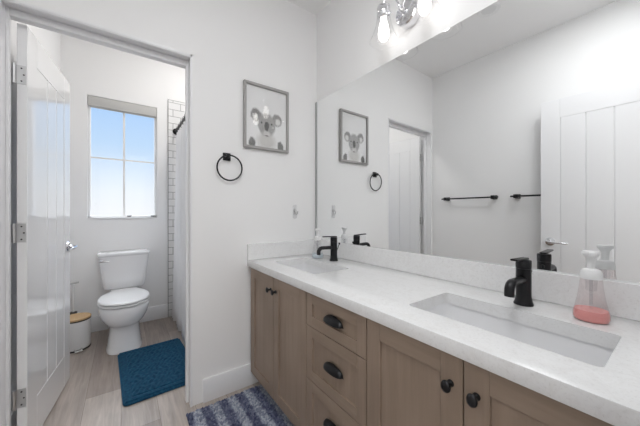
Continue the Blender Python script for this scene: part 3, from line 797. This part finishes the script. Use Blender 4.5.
# bin with bamboo lid
BX, BY = -1.325, -1.562
t = thing('step_bin', 'white step bin with bamboo lid on the floor beside the toilet', 'bin', (BX, BY, 0))
bm = new(); lathe(bm, [(0.080, 0.012), (0.094, 0.013), (0.096, 0.02), (0.098, 0.240), (0.094, 0.242), (0, 0.242)], 48); lathe(bm, [(0.080, 0.012), (0, 0.012)], 48); build('body', bm, M['canwhite'], t)
bm = new(); lathe(bm, [(0, 0.001), (0.097, 0.001), (0.099, 0.004), (0.099, 0.011), (0.096, 0.013), (0, 0.013)], 48); build('base_ring', bm, M['blackrub'], t)
bm = new(); lathe(bm, [(0.06, 0.2425), (0.099, 0.2425), (0.100, 0.245), (0.100, 0.252), (0.06, 0.252)], 48); build('rim', bm, M['blackrub'], t)
bm = new(); lathe(bm, [(0, 0.2525), (0.099, 0.2525), (0.1005, 0.255), (0.1005, 0.264), (0.098, 0.267), (0, 0.267)], 48); build('lid', bm, M['bamboo'], t)
bm = new(); a0 = R(14)
for s in (-1, 1): tube(bm, [(0.096 * math.cos(a0) - s * 0.022 * math.sin(a0), 0.096 * math.sin(a0) + s * 0.022 * math.cos(a0), 0.022), (0.125 * math.cos(a0) - s * 0.018 * math.sin(a0), 0.125 * math.sin(a0) + s * 0.018 * math.cos(a0), 0.014)], 0.004, 8)
tube(bm, [(0.126 * math.cos(a0) - q * 0.024 * math.sin(a0), 0.126 * math.sin(a0) + q * 0.024 * math.cos(a0), 0.014) for q in (-1, -0.5, 0, 0.5, 1)], 0.007, 10); build('pedal', bm, M['nickel'], t)

# brush standing behind the bin
t = thing('toilet_brush', 'slim white toilet brush with grey handle end behind the bin', 'toilet brush', (-1.50, -1.598, 0))
bm = new(); lathe(bm, [(0, 0.001), (0.046, 0.001), (0.047, 0.004), (0.045, 0.245), (0, 0.245)], 32); build('canister', bm, M['canwhite'], t)
bm = new(); lathe(bm, [(0, 0.246), (0.028, 0.246), (0.028, 0.262), (0.012, 0.266), (0, 0.266)], 24); build('collar', bm, M['blackrub'], t)
bm = new(); tube(bm, [(0, 0, 0.262), (0, 0, 0.510)], 0.010, 14); build('handle', bm, M['canwhite'], t)
bm = new(); tube(bm, [(0, -0.03, 0.516), (0, 0.038, 0.522)], 0.008, 12); build('grip', bm, M['nickel'], t)

# ------------------------------------------------------------------ tub, rod, curtain
t = thing('bathtub', 'white alcove bathtub behind the shower curtain', 'bathtub', (XF + 0.012, -0.012, 0))
L, D_, H = 1.51, 0.725, 0.48
bm = new(); lo = [rrect(0, L, -D_, 0, 0.0005, 0.01), rrect(0, L, -D_, 0, H - 0.008, 0.01), rrect(0.006, L - 0.006, -D_ + 0.006, -0.006, H, 0.012), rrect(0.07, L - 0.07, -D_ + 0.075, -0.06, H, 0.10), rrect(0.08, L - 0.08, -D_ + 0.085, -0.07, H - 0.02, 0.11), rrect(0.15, L - 0.12, -D_ + 0.12, -0.10, 0.10, 0.12), rrect(0.2, L - 0.17, -D_ + 0.17, -0.15, 0.075, 0.10)]
loft(bm, lo); build('shell', bm, M['porcelain'], t, 60)
bm = new(); lathe(bm, [(0, 0.076), (0.025, 0.076), (0.027, 0.079), (0, 0.080)], 20, (1.25, -D_ / 2, 0)); build('drain', bm, M['chrome'], t)
RY, RZ = -0.762, 2.047
t = thing('curtain_rod', 'black shower curtain rod from the tiled wall', 'curtain rod', (XF + 0.012, RY, RZ))
bm = new(); tube(bm, [(0.010, 0, 0), (1.508, 0, 0)], 0.0125, 16); build('rod', bm, M['black'], t)
for a, s in ((0.0, 1), (1.517, -1)):
    bm = new(); lathe(bm, [(0, 0), (0.034, 0), (0.034, 0.006 * s), (0.020, 0.016 * s), (0.018, 0.03 * s), (0, 0.03 * s)], 28, (a, 0, 0), 'x'); build('flange', bm, M['black'], t)
t = thing('shower_curtain', 'white shower curtain hanging along the tub', 'curtain', (XF + 0.03, RY, 0))
bm = new(); n, rows = 150, 14
g = []
for j in range(rows + 1):
    z = 0.035 + (1.975 - 0.035) * j / rows
    fl = 1 - j / rows
    row = []
    for i in range(n + 1):
        u = i / n; x = 0.055 + u * 1.30
        a = 0.016 + 0.012 * fl
        y = -0.010 - 0.018 * fl + a * math.sin(2 * math.pi * u * 13 + 0.5 * math.sin(7 * u)) + 0.008 * math.sin(2 * math.pi * u * 4.3 + 2 * fl)
        row.append(bm.verts.new((x, y, z)))
    g.append(row)
for p, q in zip(g, g[1:]):
    for i in range(n): bm.faces.new((p[i], p[i + 1], q[i + 1], q[i]))
c = build('cloth', bm, M['curtain'], t, 80)
sm = c.modifiers.new('thick', 'SOLIDIFY'); sm.thickness = 0.0015
for k in range(12):
    x = 0.075 + 1.26 * k / 11
    bm = new(); tube(bm, [(x, 0.0 + 0.026 * math.sin(q), RZ - 0.028 + 0.045 * math.cos(q)) for q in [2 * math.pi * i / 24 for i in range(24)]], 0.0018, 8, closed=True); build('ring', bm, M['black'], t)

# ------------------------------------------------------------------ mats
def tufts(bm, pts, r, h, jit):
    """short rounded yarn tufts, one blob each"""
    for x, y, z, sc in pts:
        a = random.random() * 6.28; tx, ty = random.uniform(-jit, jit), random.uniform(-jit, jit)
        b = [bm.verts.new((x + r * sc * 0.9 * math.cos(a + k * 1.2566), y + r * sc * 0.9 * math.sin(a + k * 1.2566), z)) for k in range(5)]
        m_ = [bm.verts.new((x + tx * 0.6 + r * sc * math.cos(a + 0.5 + k * 1.2566), y + ty * 0.6 + r * sc * math.sin(a + 0.5 + k * 1.2566), z + h * sc * 0.6)) for k in range(5)]
        top = bm.verts.new((x + tx, y + ty, z + h * sc))
        for k in range(5):
            j = (k + 1) % 5
            bm.faces.new((b[k], b[j], m_[k])); bm.faces.new((m_[k], b[j], m_[j])); bm.faces.new((m_[k], m_[j], top))
# striped rug beside the vanity
RX0, RX1, RW = 0.075, 1.50, 0.455
t = thing('striped_rug', 'blue grey striped chenille rug along the foot of the vanity', 'rug', (RX0, -0.493 - RW / 2, 0), R(0))
bm = new(); loft(bm, [rrect(0, RX1 - RX0, -RW / 2, RW / 2, 0.001, 0.012), rrect(0, RX1 - RX0, -RW / 2, RW / 2, 0.008, 0.012)]); build('backing', bm, M['stripes'], t)
pts = []; stp = 0.0102
nx, ny = int((RX1 - RX0) / stp), int(RW / stp)
for i in range(nx + 1):
    for j in range(ny + 1):
        pts.append((i * stp + random.uniform(-.003, .003), -RW / 2 + 0.004 + j * stp + (stp / 2 if i % 2 else 0) * 0.6 + random.uniform(-.003, .003), 0.006, random.uniform(0.85, 1.2)))
bm = new(); tufts(bm, pts, 0.0064, 0.015, 0.004); o = build('pile', bm, M['stripes'], t, 80); o['kind'] = 'stuff'
at = o.data.attributes.new('yarn', 'FLOAT', 'POINT')
for k in range(len(o.data.vertices) // 11):
    yv = random.uniform(0.38, 0.64)
    for q in range(11): at.data[k * 11 + q].value = yv
# blue bath mat in front of the toilet
t = thing('bath_mat', 'deep teal blue bath mat on the floor before the toilet', 'bath mat', (-0.607, -1.032, 0), R(2.8))
MX, MY = 0.374, 0.222
bm = new(); loft(bm, [rrect(-MX, MX, -MY, MY, 0.001, 0.03), rrect(-MX - 0.003, MX + 0.003, -MY - 0.003, MY + 0.003, 0.007, 0.03), rrect(-MX, MX, -MY, MY, 0.013, 0.03), rrect(-MX + 0.01, MX - 0.01, -MY + 0.01, MY - 0.01, 0.016, 0.025)]); build('backing', bm, M['teal'], t)
bm = new(); nx, ny = 120, 70
from mathutils import noise as mn
def hmat(x, y):
    e_ = min(MX - abs(x), MY - abs(y))
    if e_ < 0.055: return 0.021 + 0.0012 * mn.noise((x * 120, y * 120, 0)) - (0.010 if e_ < 0.006 else 0) - (0.006 if e_ > 0.047 else 0)
    w = math.sin((y * 1.0 + 0.35 * x + 0.03 * mn.noise((x * 9, y * 9, 3))) * 190) 
    w2 = math.sin((x * 1.0 + 0.02 * mn.noise((x * 14, y * 14, 8))) * 95)
    return 0.0215 + 0.0045 * w * (0.6 + 0.4 * w2) + 0.002 * mn.noise((x * 40, y * 40, 1)) + 0.0012 * mn.noise((x * 150, y * 150, 0))
gv = [[bm.verts.new((-MX + 0.006 + (2 * MX - 0.012) * i / nx, -MY + 0.006 + (2 * MY - 0.012) * j / ny, 0)) for i in range(nx + 1)] for j in range(ny + 1)]
for r_ in gv:
    for v in r_: v.co.z = hmat(v.co.x, v.co.y)
for p, q in zip(gv, gv[1:]):
    for i in range(nx): bm.faces.new((p[i], p[i + 1], q[i + 1], q[i]))
build('pile', bm, M['teal'], t, 80)
